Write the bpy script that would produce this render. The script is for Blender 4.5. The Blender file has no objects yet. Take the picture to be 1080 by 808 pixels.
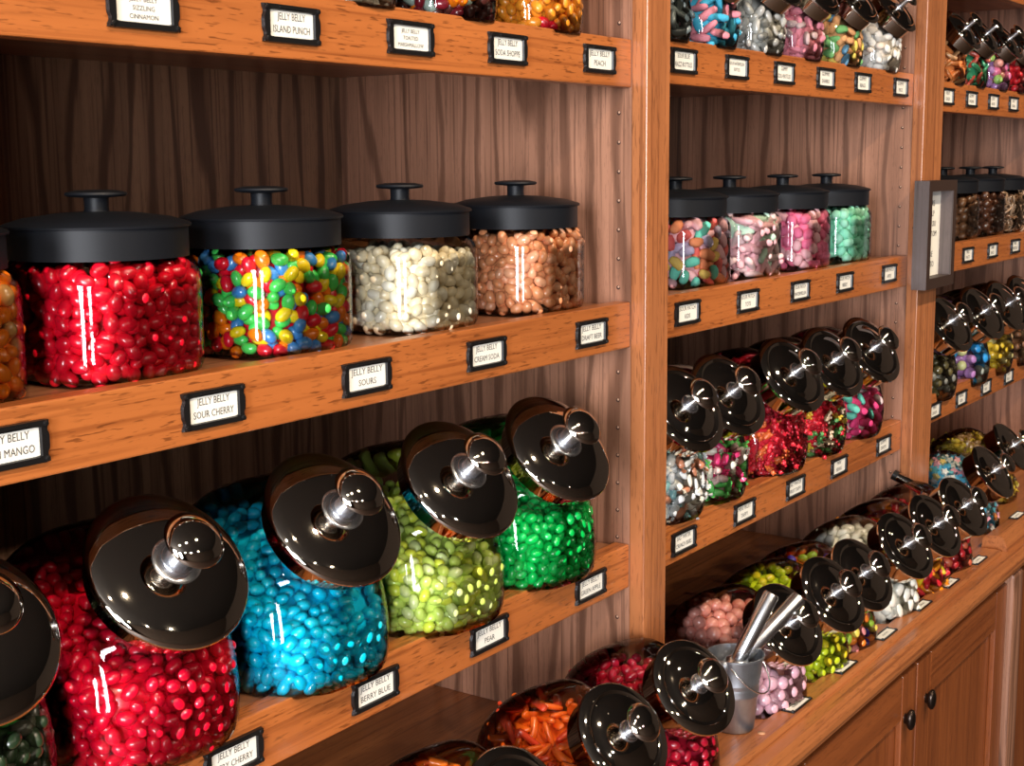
import bpy, bmesh, math, random
import numpy as np
from mathutils import Matrix, Vector
random.seed(5); rng = np.random.default_rng(5)
PI = math.pi
sc = bpy.context.scene
COL = sc.collection

# ------------------------------------------------------------------ camera
F_PX, PITCH, ROLL, YAW = 1460.08, math.radians(8.903), math.radians(-0.480), math.radians(55.238)
EYE = Vector((0.0, -0.8, 1.55))
fwd = Vector((math.cos(PITCH)*math.sin(YAW), math.cos(PITCH)*math.cos(YAW), -math.sin(PITCH)))
rt0 = Vector((math.cos(YAW), -math.sin(YAW), 0)); up0 = rt0.cross(fwd)
rt = math.cos(ROLL)*rt0 + math.sin(ROLL)*up0
upv = -math.sin(ROLL)*rt0 + math.cos(ROLL)*up0
cam_d = bpy.data.cameras.new('camera'); cam = bpy.data.objects.new('camera', cam_d); COL.objects.link(cam)
cam_d.sensor_fit = 'HORIZONTAL'; cam_d.sensor_width = 36; cam_d.lens = 36*F_PX/1080
cam_d.clip_start = 0.02
cam.matrix_world = Matrix(((rt.x, upv.x, -fwd.x, EYE.x), (rt.y, upv.y, -fwd.y, EYE.y), (rt.z, upv.z, -fwd.z, EYE.z), (0, 0, 0, 1)))
sc.camera = cam
EYE_NP = np.array(EYE)

# ------------------------------------------------------------------ light and exposure
sc.view_settings.view_transform = 'Standard'; sc.view_settings.look = 'None'
sc.view_settings.exposure = 0.12; sc.view_settings.gamma = 1.0; sc.view_settings.use_curve_mapping = False
sc.cycles.use_denoising = True
sc.cycles.max_bounces = 10; sc.cycles.transparent_max_bounces = 32; sc.cycles.glossy_bounces = 5
sc.cycles.diffuse_bounces = 3; sc.cycles.caustics_reflective = False; sc.cycles.caustics_refractive = False
sc.cycles.sample_clamp_indirect = 6.0
w = bpy.data.worlds.new('shop_air'); sc.world = w; w.use_nodes = True
w.node_tree.nodes['Background'].inputs[0].default_value = (0.95, 0.9, 0.85, 1)
w.node_tree.nodes['Background'].inputs[1].default_value = 0.022

def area(name, loc, target, sx, sy, power, col):
    d = bpy.data.lights.new(name, 'AREA'); d.shape = 'RECTANGLE'; d.size = sx; d.size_y = sy
    d.energy = power; d.color = col
    o = bpy.data.objects.new(name, d); COL.objects.link(o); o.location = loc
    o.rotation_euler = (Vector(target)-Vector(loc)).to_track_quat('-Z', 'Y').to_euler(); return o
def spot(name, loc, target, power, col, ang=70, rad=0.03):
    d = bpy.data.lights.new(name, 'SPOT'); d.energy = power; d.color = col
    d.spot_size = math.radians(ang); d.spot_blend = 0.6; d.shadow_soft_size = rad
    o = bpy.data.objects.new(name, d); COL.objects.link(o); o.location = loc
    o.rotation_euler = (Vector(target)-Vector(loc)).to_track_quat('-Z', 'Y').to_euler(); return o
# daylight through two tall shop windows in the wall to the left of the camera
area('window_daylight', (-3.05, -1.15, 1.60), (1.0, -0.2, 1.35), 1.0, 1.8, 260, (0.93, 0.95, 1.0))
area('window_daylight', (-3.05, -2.65, 1.60), (1.0, -0.2, 1.35), 1.0, 1.8, 230, (0.93, 0.95, 1.0))
# warm ceiling spots in front of the shelves, then a far row of added fill
for lx, ly in ((-0.3, -1.2), (0.55, -1.25), (1.4, -1.2), (2.2, -1.2), (3.0, -1.2), (3.9, -1.2)):
    spot('ceiling_and_fill_spot', (lx, ly, 2.72), (lx+0.25, 0.0, 1.2), 56, (1.0, 0.80, 0.58))
for lx, ly in ((-1.2, -3.2), (0.1, -3.3), (1.3, -3.2), (2.6, -3.3)):
    spot('ceiling_and_fill_spot', (lx, ly, 2.72), (lx+0.5, 0.0, 1.25), 48, (1.0, 0.84, 0.66), 60)  # added low-angle fill to brighten the candy inside the jars

# ------------------------------------------------------------------ materials
MATS = {}
def new_mat(name):
    m = bpy.data.materials.new(name); m.use_nodes = True; MATS[name] = m
    return m, m.node_tree, m.node_tree.nodes['Principled BSDF']
def plain(name, col, rough=0.5, metal=0.0, coat=0.0, sss=0.0, vary=0.0, bump=0.0, bscale=300, spec=0.5):
    m, nt, b = new_mat(name)
    b.inputs['Specular IOR Level'].default_value = spec
    b.inputs['Base Color'].default_value = (*col, 1); b.inputs['Roughness'].default_value = rough
    b.inputs['Metallic'].default_value = metal; b.inputs['Coat Weight'].default_value = coat
    b.inputs['Coat Roughness'].default_value = 0.08
    if sss:
        b.inputs['Subsurface Weight'].default_value = sss; b.inputs['Subsurface Radius'].default_value = (0.006, 0.004, 0.004)
        b.inputs['Subsurface Scale'].default_value = 1.0
    if vary or bump:
        tc = nt.nodes.new('ShaderNodeTexCoord'); n = nt.nodes.new('ShaderNodeTexNoise')
        n.inputs['Scale'].default_value = bscale; n.inputs['Detail'].default_value = 3
        nt.links.new(tc.outputs['Object'], n.inputs['Vector'])
        if vary:
            mx = nt.nodes.new('ShaderNodeMix'); mx.data_type = 'RGBA'
            mx.inputs[6].default_value = (*[c*(1-vary) for c in col], 1); mx.inputs[7].default_value = (*[min(1, c*(1+vary)) for c in col], 1)
            nt.links.new(n.outputs['Fac'], mx.inputs[0]); nt.links.new(mx.outputs[2], b.inputs['Base Color'])
        if bump:
            bp = nt.nodes.new('ShaderNodeBump'); bp.inputs['Strength'].default_value = bump; bp.inputs['Distance'].default_value = 0.001
            nt.links.new(n.outputs['Fac'], bp.inputs['Height']); nt.links.new(bp.outputs[0], b.inputs['Normal'])
    return m
def wood(name, light, dark, grain='X', rough=0.35, pores=0.6, cath=0.0, fine=1.0, coat=0.25):
    """oak: broad soft bands, short dark pores and (cath) arched plain-sawn figure, all running along GRAIN"""
    m, nt, b = new_mat(name); N, L = nt.nodes, nt.links
    tc = N.new('ShaderNodeTexCoord')
    def mp(along, across):
        k = N.new('ShaderNodeMapping'); s = [across]*3; s['XYZ'.index(grain)] = along
        k.inputs['Scale'].default_value = s; L.new(tc.outputs['Object'], k.inputs['Vector']); return k
    def noise(along, across, detail=3, dist=0.0):
        n = N.new('ShaderNodeTexNoise'); n.inputs['Scale'].default_value = 1; n.inputs['Detail'].default_value = detail
        n.inputs['Distortion'].default_value = dist; L.new(mp(along, across).outputs[0], n.inputs['Vector']); return n
    def ramp(src, a, c, va=0.0, vc=1.0):
        r = N.new('ShaderNodeMapRange'); r.inputs['From Min'].default_value = a; r.inputs['From Max'].default_value = c
        r.inputs['To Min'].default_value = va; r.inputs['To Max'].default_value = vc; L.new(src, r.inputs['Value']); return r.outputs[0]
    def mixc(fac, c1, c2):
        x = N.new('ShaderNodeMix'); x.data_type = 'RGBA'; L.new(fac, x.inputs[0])
        for i, c in ((6, c1), (7, c2)):
            if isinstance(c, tuple): x.inputs[i].default_value = (*c, 1)
            else: L.new(c, x.inputs[i])
        return x.outputs[2]
    band = noise(1.2*fine, 28*fine, 4, 0.4)
    mid = tuple(0.55*a+0.45*c for a, c in zip(light, dark))
    c = mixc(ramp(band.outputs['Fac'], 0.35, 0.65), mid, light)
    line = noise(3*fine, 170*fine, 3, 0.2)
    c = mixc(ramp(line.outputs['Fac'], 0.52, 0.68, 0, 0.75), c, dark)
    if cath:
        wv = N.new('ShaderNodeTexWave'); wv.wave_type = 'BANDS'; wv.bands_direction = 'X' if grain == 'Z' else 'Z'
        wv.inputs['Scale'].default_value = 11; wv.inputs['Distortion'].default_value = 11; wv.inputs['Detail'].default_value = 3
        wv.inputs['Detail Scale'].default_value = 0.9
        k = N.new('ShaderNodeMapping'); s = [1.0]*3; s['XYZ'.index(grain)] = 0.16; k.inputs['Scale'].default_value = s
        k.inputs['Rotation'].default_value = (0, 0, 0.8)
        L.new(tc.outputs['Object'], k.inputs['Vector']); L.new(k.outputs[0], wv.inputs['Vector'])
        c = mixc(ramp(wv.outputs['Fac'], 0.74, 0.97, 0, cath), c, dark)
    pr = noise(48*fine, 430*fine, 2)
    gate = noise(9, 60, 2)
    g = N.new('ShaderNodeMath'); g.operation = 'MULTIPLY'
    L.new(ramp(pr.outputs['Fac'], 0.57, 0.64, 0, pores), g.inputs[0]); L.new(ramp(gate.outputs['Fac'], 0.36, 0.52), g.inputs[1])
    c = mixc(g.outputs[0], c, tuple(x*0.55 for x in dark))
    L.new(c, b.inputs['Base Color'])
    b.inputs['Roughness'].default_value = rough; b.inputs['Coat Weight'].default_value = coat; b.inputs['Coat Roughness'].default_value = 0.18
    bp = N.new('ShaderNodeBump'); bp.inputs['Strength'].default_value = 0.25; bp.inputs['Distance'].default_value = 0.0006
    L.new(line.outputs['Fac'], bp.inputs['Height']); L.new(bp.outputs[0], b.inputs['Normal'])
    return m
OAK_L, OAK_D = (0.50, 0.155, 0.038), (0.24, 0.062, 0.014)
w_edge = wood('oak_edging', OAK_L, OAK_D, 'X', pores=0.75)
w_stile = wood('oak_stile', (0.47, 0.17, 0.06), (0.22, 0.07, 0.025), 'Z', pores=0.5)
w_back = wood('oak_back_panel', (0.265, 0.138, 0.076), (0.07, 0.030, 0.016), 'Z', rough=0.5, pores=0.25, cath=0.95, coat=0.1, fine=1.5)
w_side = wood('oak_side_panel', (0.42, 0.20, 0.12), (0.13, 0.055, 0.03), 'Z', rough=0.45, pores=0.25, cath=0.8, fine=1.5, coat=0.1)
w_board = wood('oak_shelf_board', (0.36, 0.15, 0.07), (0.17, 0.06, 0.03), 'X', pores=0.4)
w_count = wood('oak_counter', (0.46, 0.16, 0.05), (0.20, 0.06, 0.02), 'X', pores=0.4)
w_door = wood('oak_door', (0.30, 0.085, 0.022), (0.14, 0.035, 0.01), 'Z', pores=0.35, cath=0.35)
w_rail = wood('oak_door_rail', (0.30, 0.085, 0.022), (0.15, 0.038, 0.01), 'X', pores=0.35)
m_matte = plain('matte_black_lid', (0.0065, 0.0075, 0.010), 0.48, spec=0.22)
m_chrome = plain('chrome', (0.62, 0.57, 0.50), 0.035, 1.0)
m_steel = plain('bright_steel', (0.88, 0.91, 0.96), 0.26, 1.0)
m_galv = plain('galvanized_metal', (0.42, 0.45, 0.49), 0.38, 0.9, vary=0.3, bscale=60)
m_black = plain('black_metal', (0.012, 0.011, 0.011), 0.35, 0.3)
m_bronze = plain('bronze_knob', (0.05, 0.035, 0.028), 0.3, 0.9)
m_card = plain('cream_card', (0.86, 0.84, 0.76), 0.6)
m_ink = plain('grey_ink', (0.09, 0.085, 0.08), 0.7)
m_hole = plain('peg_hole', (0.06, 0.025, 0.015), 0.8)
m_hole_lit = plain('lit_peg_hole_sleeve', (0.55, 0.33, 0.22), 0.5)  # pale colour paints the light caught inside each peg hole
m_plug = plain('wood_plug', (0.50, 0.25, 0.13), 0.5)
m_fr_side = wood('grey_brown_frame_wood', (0.13, 0.10, 0.095), (0.06, 0.045, 0.04), 'Z', pores=0.2, coat=0)
m_fr = plain('dark_brown_frame', (0.035, 0.018, 0.013), 0.5)
m_wall = plain('dark_wall_paint', (0.085, 0.055, 0.036), 0.9)
m_ceil = plain('ceiling_paint', (0.05, 0.04, 0.032), 0.9)
m_floor = plain('floor_stain', (0.10, 0.055, 0.035), 0.6, vary=0.3, bscale=6)

def glass_mat(name, tint, ior, strength=1.0):
    m = bpy.data.materials.new(name); m.use_nodes = True; nt = m.node_tree; nt.nodes.clear()
    out = nt.nodes.new('ShaderNodeOutputMaterial'); mx = nt.nodes.new('ShaderNodeMixShader')
    tr = nt.nodes.new('ShaderNodeBsdfTransparent'); tr.inputs[0].default_value = (*tint, 1)
    gl = nt.nodes.new('ShaderNodeBsdfGlossy'); gl.inputs['Roughness'].default_value = 0.02
    fr = nt.nodes.new('ShaderNodeFresnel'); fr.inputs['IOR'].default_value = ior
    nt.links.new(fr.outputs[0], mx.inputs[0]); nt.links.new(tr.outputs[0], mx.inputs[1]); nt.links.new(gl.outputs[0], mx.inputs[2])
    nt.links.new(mx.outputs[0], out.inputs[0]); MATS[name] = m; return m
m_glass = glass_mat('jar_glass', (0.97, 0.98, 0.975), 1.46)

# ------------------------------------------------------------------ mesh helpers
def mesh_from(name, V, Fc, mats, midx=None, smooth=True, sharp=None):
    me = bpy.data.meshes.new(name); V = np.asarray(V, float)
    me.from_pydata(V.tolist(), [], Fc if isinstance(Fc, list) else Fc.tolist())
    for m in (mats if isinstance(mats, (list, tuple)) else [mats]): me.materials.append(m)
    if midx is not None: me.polygons.foreach_set('material_index', np.asarray(midx, dtype=np.int32))
    if smooth:
        me.polygons.foreach_set('use_smooth', [True]*len(me.polygons))
        if sharp: me.set_sharp_from_angle(angle=math.radians(sharp))
    me.update(); return me
def link(name, me, parent=None, loc=None, rot=None):
    o = bpy.data.objects.new(name, me); COL.objects.link(o)
    if parent: o.parent = parent
    if loc is not None: o.location = loc
    if rot is not None: o.rotation_euler = rot
    return o
def tag(o, label, cat, group=None, kind=None):
    o['label'] = label; o['category'] = cat
    if group: o['group'] = group
    if kind: o['kind'] = kind
    return o
def empty(name, loc=(0, 0, 0), rz=0):
    o = bpy.data.objects.new(name, None); COL.objects.link(o); o.location = loc; o.rotation_euler = (0, 0, rz)
    o.empty_display_size = 0.02; return o
def boxes_mesh(name, boxes, mats, bevel=0.0, midx=None):
    """boxes: (x0,x1,y0,y1,z0,z1)"""
    bm = bmesh.new()
    for i, (x0, x1, y0, y1, z0, z1) in enumerate(boxes):
        r = bmesh.ops.create_cube(bm, size=1)
        for v in r['verts']:
            v.co = Vector(((x0+x1)/2+v.co.x*(x1-x0), (y0+y1)/2+v.co.y*(y1-y0), (z0+z1)/2+v.co.z*(z1-z0)))
        if midx:
            for f in {f for v in r['verts'] for f in v.link_faces}: f.material_index = midx[i]
    if bevel: bmesh.ops.bevel(bm, geom=list(bm.edges), offset=bevel, segments=2, affect='EDGES', profile=0.5)
    me = bpy.data.meshes.new(name); bm.to_mesh(me); bm.free()
    for m in (mats if isinstance(mats, (list, tuple)) else [mats]): me.materials.append(m)
    return me
def prism_x(name, prof, x0, x1, mat):
    """profile (y,z) run along x"""
    n = len(prof); V = [(x0, y, z) for y, z in prof]+[(x1, y, z) for y, z in prof]
    Fc = [[i, (i+1) % n, n+(i+1) % n, n+i] for i in range(n)]+[list(range(n))[::-1], list(range(n, 2*n))]
    return mesh_from(name, V, Fc, mat, smooth=False)
def lathe(prof, seg=48):
    """prof (r,h) about +Z -> V,F; r=0 ends are closed"""
    V, Fc = [], []; a = np.arange(seg)*2*PI/seg
    rows = []
    for r, h in prof:
        if r <= 1e-6: rows.append([len(V)]); V.append((0, 0, h))
        else:
            rows.append(list(range(len(V), len(V)+seg))); V += [(r*math.cos(t), r*math.sin(t), h) for t in a]
    for A, B in zip(rows, rows[1:]):
        for i in range(seg):
            j = (i+1) % seg
            if len(A) == 1 and len(B) == 1: continue
            if len(A) == 1: Fc.append([A[0], B[j], B[i]])
            elif len(B) == 1: Fc.append([A[i], A[j], B[0]])
            else: Fc.append([A[i], A[j], B[j], B[i]])
    return np.array(V), Fc
def xf(V, M): V = np.asarray(V, float); M = np.array(M); return V@M[:3, :3].T+M[:3, 3]
def tube(pts, r, seg=10, cap=True):
    pts = [Vector(p) for p in pts]; n = len(pts); V, Fc = [], []
    rr = r if isinstance(r, (list, tuple)) else [r]*n
    prev = None
    for i, p in enumerate(pts):
        t = (pts[min(i+1, n-1)]-pts[max(i-1, 0)]).normalized()
        a = prev-t*prev.dot(t) if prev is not None else t.orthogonal()
        a.normalize(); prev = a; b = t.cross(a)
        for k in range(seg):
            q = 2*PI*k/seg; V.append(tuple(p+rr[i]*(math.cos(q)*a+math.sin(q)*b)))
    for i in range(n-1):
        for k in range(seg):
            j = (k+1) % seg; Fc.append([i*seg+k, i*seg+j, (i+1)*seg+j, (i+1)*seg+k])
    if cap: Fc += [list(range(seg))[::-1], list(range((n-1)*seg, n*seg))]
    return np.array(V), Fc

# ------------------------------------------------------------------ candy shapes (unit: metres, long axis x)
def ellipsoid(a, b, c, nu=10, nv=6, bend=0.0, powr=1.0):
    V = [(-a, 0, 0)]; Fc = []
    for i in range(1, nv):
        t = PI*i/nv; x = -math.cos(t); s = math.sin(t)**powr
        for k in range(nu):
            q = 2*PI*k/nu; V.append((a*x, b*s*math.cos(q)+bend*(x*x-0.4), c*s*math.sin(q)))
    V.append((a, 0, 0)); last = len(V)-1
    for k in range(nu): Fc.append([0, 1+(k+1) % nu, 1+k])
    for i in range(nv-2):
        for k in range(nu):
            j = (k+1) % nu; o = 1+i*nu; Fc.append([o+k, o+j, o+nu+j, o+nu+k])
    o = 1+(nv-2)*nu
    for k in range(nu): Fc.append([o+k, o+(k+1) % nu, last])
    return np.array(V), Fc
def merge(*parts):
    V, Fc = [], []; n = 0
    for v, f in parts:
        V.append(np.asarray(v)); Fc += [[i+n for i in q] for q in f]; n += len(v)
    return np.concatenate(V), Fc
def moved(p, d, rz=0): return xf(p[0], Matrix.Translation(d) @ Matrix.Rotation(rz, 4, 'Z')), p[1]
def torus(R, r, nu=14, nv=7, sy=1.0):
    V, Fc = [], []
    for i in range(nu):
        a = 2*PI*i/nu
        for k in range(nv):
            q = 2*PI*k/nv; rr = R+r*math.cos(q); V.append((rr*math.cos(a), sy*rr*math.sin(a), r*math.sin(q)))
    for i in range(nu):
        for k in range(nv):
            Fc.append([i*nv+k, ((i+1) % nu)*nv+k, ((i+1) % nu)*nv+(k+1) % nv, i*nv+(k+1) % nv])
    return np.array(V), Fc
def candy_shape(kind):
    if kind == 'bean': return ellipsoid(.0083, .0061, .0059, 12, 9, -.0007, .9)
    if kind == 'bean_low': return ellipsoid(.0083, .0061, .0059, 8, 6, -.0007, .9)
    if kind == 'kid': return ellipsoid(.0140, .0088, .0068, 9, 6, .0020, .65)
    if kind == 'bottle': return ellipsoid(.021, .0085, .0065, 9, 6, .0, .5)
    if kind == 'strip': return ellipsoid(.018, .0065, .0042, 8, 6, .003, .4)
    if kind == 'chunk': return ellipsoid(.0095, .0085, .0075, 7, 5, 0, .6)
    if kind == 'ball': return ellipsoid(.0095, .0095, .0095, 10, 7)
    if kind == 'bigball': return ellipsoid(.0115, .0110, .0110, 10, 7)
    if kind == 'ring': return torus(.0125, .0052)
    if kind == 'pretzel':
        pts = []
        for i in range(25):
            t = PI*0.5+2*PI*i/24; pts.append((.0135*math.cos(t)*(1 if abs(math.cos(t)) > .2 else .6), .011*math.sin(t)-.004*math.cos(2*t), .0012*math.sin(3*t)))
        return merge(tube(pts, .0026, 6), tube([(-.006, .009, .001), (.007, -.008, .002)], .0024, 6), tube([(.006, .009, 0), (-.007, -.008, .003)], .0024, 6))
    if kind == 'star':
        n = 10; V = []; 
        for i in range(n):
            r = .0085 if i % 2 == 0 else .0048; a = PI*i/5
            V += [(r*math.cos(a), r*math.sin(a), -.0028), (r*math.cos(a), r*math.sin(a), .0028)]
        V += [(0, 0, -.0035), (0, 0, .0035)]
        Fc = []
        for i in range(n):
            j = (i+1) % n; Fc += [[2*i, 2*j, 2*j+1, 2*i+1], [2*i+1, 2*j+1, 2*n+1], [2*j, 2*i, 2*n]]
        return np.array(V), Fc
    if kind == 'wrapped':
        core = ellipsoid(.0125, .0082, .0075, 8, 6, 0, .35)
        def fan(s):
            V = [(s*.0115, 0, 0)]; Fc = []
            for i in range(9):
                a = -0.9+1.8*i/8; V.append((s*(.0115+.0105*math.cos(a)), .0095*math.sin(a), .0022*(-1)**i))
            for i in range(8): Fc.append([0, 1+i, 2+i] if s > 0 else [0, 2+i, 1+i])
            return np.array(V), Fc
        return merge(core, fan(1), fan(-1))
    if kind == 'bear':
        b = ellipsoid(.0085, .0060, .0052, 8, 6)
        h = moved(ellipsoid(.0045, .0046, .0044, 7, 5), (.0105, 0, .0008))
        L = [moved(ellipsoid(.0032, .0022, .0026, 6, 4), (sx, sy, .0035)) for sx in (-.0060, .0040) for sy in (-.0045, .0045)]
        e = [moved(ellipsoid(.0016, .0016, .0012, 5, 4), (.0142, sy, .0008)) for sy in (-.003, .003)]
        return merge(b, h, *L, *e)
    if kind == 'mint': return ellipsoid(.0130, .0095, .0070, 8, 6, 0, .55)
SHAPES = {}
def shape(k):
    if k not in SHAPES: SHAPES[k] = candy_shape(k)
    return SHAPES[k]
CM = {}
def candy_mat(key, col, style='gloss'):
    k = key+'_'+style
    if k not in CM:
        if style == 'gloss': CM[k] = plain('candy_'+k, col, 0.28, coat=0.6, vary=0.10, bscale=90)
        elif style == 'jelly': CM[k] = plain('candy_'+k, col, 0.22, coat=0.7, vary=0.30, bscale=60)
        elif style == 'sugar': CM[k] = plain('candy_'+k, col, 0.75, vary=0.22, bump=0.9, bscale=900)
        elif style == 'wrap': CM[k] = plain('candy_'+k, col, 0.20, coat=0.8, vary=0.25, bscale=120, bump=0.3)
    return CM[k]

# ------------------------------------------------------------------ room shell (behind and beside the camera as well)
def struct(name, boxes, mat, bevel=0):
    o = link(name, boxes_mesh(name, boxes, mat, bevel)); o['kind'] = 'structure'; return o
struct('floor', [(-3.2, 5.2, -4.2, 0.6, -0.05, 0)], m_floor)
struct('ceiling', [(-3.2, 5.2, -4.2, 0.6, 2.85, 2.9)], m_ceil)
struct('wall_back', [(-3.2, 5.2, 0.5, 0.6, 0, 2.85)], m_wall)
struct('wall_left', [(-3.2, -3.1, -4.2, 0.5, 0, 2.85)], m_wall)
struct('wall_right', [(5.1, 5.2, -4.2, 0.5, 0, 2.85)], m_wall)
struct('wall_front', [(-3.1, 5.1, -4.2, -4.1, 0, 2.85)], m_wall)

# ------------------------------------------------------------------ shelving units
ZT, ZM, ZL, ZC = 1.692, 1.394, 1.104, 0.862       # tops of the three shelf rows and of the counter
BAYS = [(0.400, 1.396), (1.450, 2.349), (2.449, 3.349)]
STILE_R = [1.450, 2.449, 3.449]
BAY_WORD = ['bay nearest the camera', 'middle bay', 'farthest bay']
ZU = [{'t': 1.690, 'm': 1.393, 'l': 1.103}, {'t': 1.698, 'm': 1.393, 'l': 1.105}, {'t': 1.693, 'm': 1.400, 'l': 1.126}]
def peg_holes(x, sgn, z0, z1):
    V, Fc, mi = [], [], []
    for yy in (0.0165,):
        z = z0; k = 0
        while z < z1:
            n = len(V)
            for i in range(10):
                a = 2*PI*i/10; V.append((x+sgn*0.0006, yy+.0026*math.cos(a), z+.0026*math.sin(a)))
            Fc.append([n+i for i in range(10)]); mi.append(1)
            n = len(V)
            for i in range(8):
                a = 2*PI*i/8; V.append((x+sgn*0.0009, yy-.0006+.0014*math.cos(a), z+.0008+.0014*math.sin(a)))
            Fc.append([n+i for i in range(8)]); mi.append(2)  # painted lit spot, set off-centre on the dark disc
            z += 0.0333; k += 1
    return V, Fc, mi
for b, (x0, x1) in enumerate(BAYS):
    unit = tag(empty('shelving_unit', (x0, 0.44, ZC)), 'built-in oak shelving unit forming the '+BAY_WORD[b], 'shelving unit')
    def upart(name, me):
        o = link(name, me, unit); o.matrix_parent_inverse = Matrix.Translation(-Vector(unit.location)); return o
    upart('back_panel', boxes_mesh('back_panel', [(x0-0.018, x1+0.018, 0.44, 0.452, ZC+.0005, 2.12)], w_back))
    for s, xx in ((1, x0), (-1, x1)):
        bx = (xx-0.018, xx, 0.0, 0.44, ZC+.0005, 2.12) if s == 1 else (xx, xx+0.018, 0.0, 0.44, ZC+.0005, 2.12)
        me = boxes_mesh('side_panel', [bx], [w_side, m_hole, m_hole_lit])
        hv, hf, hm = peg_holes(xx, s, 0.965+0.0113, 2.08)
        bm = bmesh.new(); bm.from_mesh(me)
        vs = [bm.verts.new(v) for v in hv]
        for f, m_i in zip(hf, hm): bm.faces.new([vs[i] for i in f]).material_index = m_i
        bm.to_mesh(me); bm.free(); upart('side_panel', me)
    upart('face_stile', boxes_mesh('face_stile', [(x1, STILE_R[b], -0.020, -0.0, ZC+.0005, 2.12)], w_stile, 0.0012))
    if b == 0: upart('face_stile', boxes_mesh('face_stile', [(0.334, x0, -0.020, -0.0, ZC+.0005, 2.12)], w_stile, 0.0012))
    upart('top_panel', boxes_mesh('top_panel', [(x0, x1, 0.0, 0.44, 2.10, 2.12)], w_board))
ROWNAME = {'t': 'upper', 'm': 'eye-level', 'l': 'lower', 'x': 'topmost'}
def make_shelf(b, key, z):
    x0, x1 = BAYS[b]; x0 += .0008; x1 -= .0008
    s = tag(empty('shelf', (x0, 0, z-0.02)), f'{ROWNAME[key]} oak shelf with a deep front edging in the {BAY_WORD[b]}', 'shelf')
    inv = Matrix.Translation(-Vector(s.location))
    o = link('shelf_board', boxes_mesh('shelf_board', [(x0, x1, 0.0205, 0.4385, z-0.024, z-0.004)], w_board), s); o.matrix_parent_inverse = inv
    o = link('front_edging', boxes_mesh('front_edging', [(x0, x1, 0.0, 0.0203, z-0.053, z)], w_edge, 0.0016), s); o.matrix_parent_inverse = inv
for b in range(3):
    for k in 'tml': make_shelf(b, k, ZU[b][k])
    make_shelf(b, 'x', 1.921 if b == 2 else 1.99)  # unseen in the two nearer bays, added there for the shade they cast

# ------------------------------------------------------------------ counter and base cabinets
ct = tag(empty('countertop', (0.4, 0.1, ZC-0.03)), 'long oak counter with a rounded nose running under all the shelves', 'countertop')
inv = Matrix.Translation(-Vector(ct.location))
nose = [(0.44, ZC), (-0.122, ZC), (-0.125, ZC-0.002), (-0.150, ZC-0.001), (-0.172, ZC-0.002), (-0.180, ZC-0.005), (-0.1845, ZC-0.011), (-0.1855, ZC-0.018),
        (-0.1835, ZC-0.025), (-0.178, ZC-0.031), (-0.160, ZC-0.034), (0.44, ZC-0.034)]
o = link('counter_slab', prism_x('counter_slab', nose, 0.3, 3.5, w_count), ct); o.matrix_parent_inverse = inv
strip = [(-0.1235, ZC+0.0002), (-0.1245, ZC+0.0055), (-0.1260, ZC+0.0065), (-0.1500, ZC+0.0065), (-0.1525, ZC+0.0050), (-0.154, ZC+0.0015), (-0.154, ZC-0.001)]
o = link('label_strip', prism_x('label_strip', strip, 0.3, 2.452, w_count), ct); o.matrix_parent_inverse = inv
strip3 = [(-0.112, ZC), (-0.114, ZC+0.018), (-0.120, ZC+0.024), (-0.140, ZC+0.026), (-0.150, ZC+0.022), (-0.156, ZC+0.010), (-0.158, ZC-0.001)]
o = link('raised_rail', prism_x('raised_rail', strip3, 2.475, 3.5, w_count), ct); o.matrix_parent_inverse = inv
for xx in (1.478, 2.195):
    V, Fc = lathe([(.0048, 0), (.0046, .0012), (0, .0014)], 16)
    o = link('wood_plug', mesh_from('wood_plug', xf(V, Matrix.Translation((xx, -0.138, ZC+.0062))), Fc, m_plug), ct); o.matrix_parent_inverse = inv
YD = -0.150
def door(cab, xa, xb, knob_x, inv):
    sw = 0.062; z0, z1 = 0.10, 0.812
    d = link('door', boxes_mesh('door', [(xa, xb, YD-.009, YD, z0, z1)], w_door, 0.001), cab); d.matrix_parent_inverse = inv
    for q0, q1 in ((xa, xa+sw), (xb-sw, xb)): link('door_stile', boxes_mesh('door_stile', [(q0, q1, YD-.019, YD-.0088, z0, z1)], w_door, 0.0022), d)
    for q0, q1 in ((z1-0.068, z1), (z0, z0+sw)): link('door_rail', boxes_mesh('door_rail', [(xa+sw, xb-sw, YD-.0185, YD-.0088, q0, q1)], w_rail, 0.0022), d)
    V, Fc = lathe([(.006, 0), (.006, .003), (.0105, .006), (.0125, .009), (.0115, .0125), (.007, .015), (0, .016)], 20)
    V = xf(V, Matrix.Translation((knob_x, YD-.019, 0.744)) @ Matrix.Rotation(PI/2, 4, 'X') @ Matrix.Diagonal((0.85, 1.3, 1, 1)))
    k = link('knob', mesh_from('knob', V, Fc, m_bronze), d)
cabs = [(0.35, 1.475), (1.478, 2.448), (2.510, 3.45)]
for i, (xa, xb) in enumerate(cabs):
    c = tag(empty('base_cabinet', (xa, 0.2, 0)), ['two-door oak base cabinet under the counter in the bay nearest the camera', 'two-door oak base cabinet with dark oval knobs under the middle bay',
            'oak base cabinet beyond the vertical post under the farthest bay'][i], 'cabinet')
    inv = Matrix.Translation(-Vector(c.location))
    o = link('carcass', boxes_mesh('carcass', [(xa, xb, YD+.0005, 0.44, 0.0, ZC-0.0345)], w_door), c); o.matrix_parent_inverse = inv
    mid = 1.965 if i == 1 else (xa+xb)/2
    door(c, xa+0.004, mid-0.002, mid-0.052, inv); door(c, mid+0.002, xb-0.004, mid+0.042, inv)
o = link('corner_post', boxes_mesh('corner_post', [(2.4495, 2.509, YD-0.030, 0.2, 0, ZC-0.0345)], w_side, 0.006)); tag(o, 'vertical oak post between the base cabinets under the middle and farthest bays', 'post')

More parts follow.
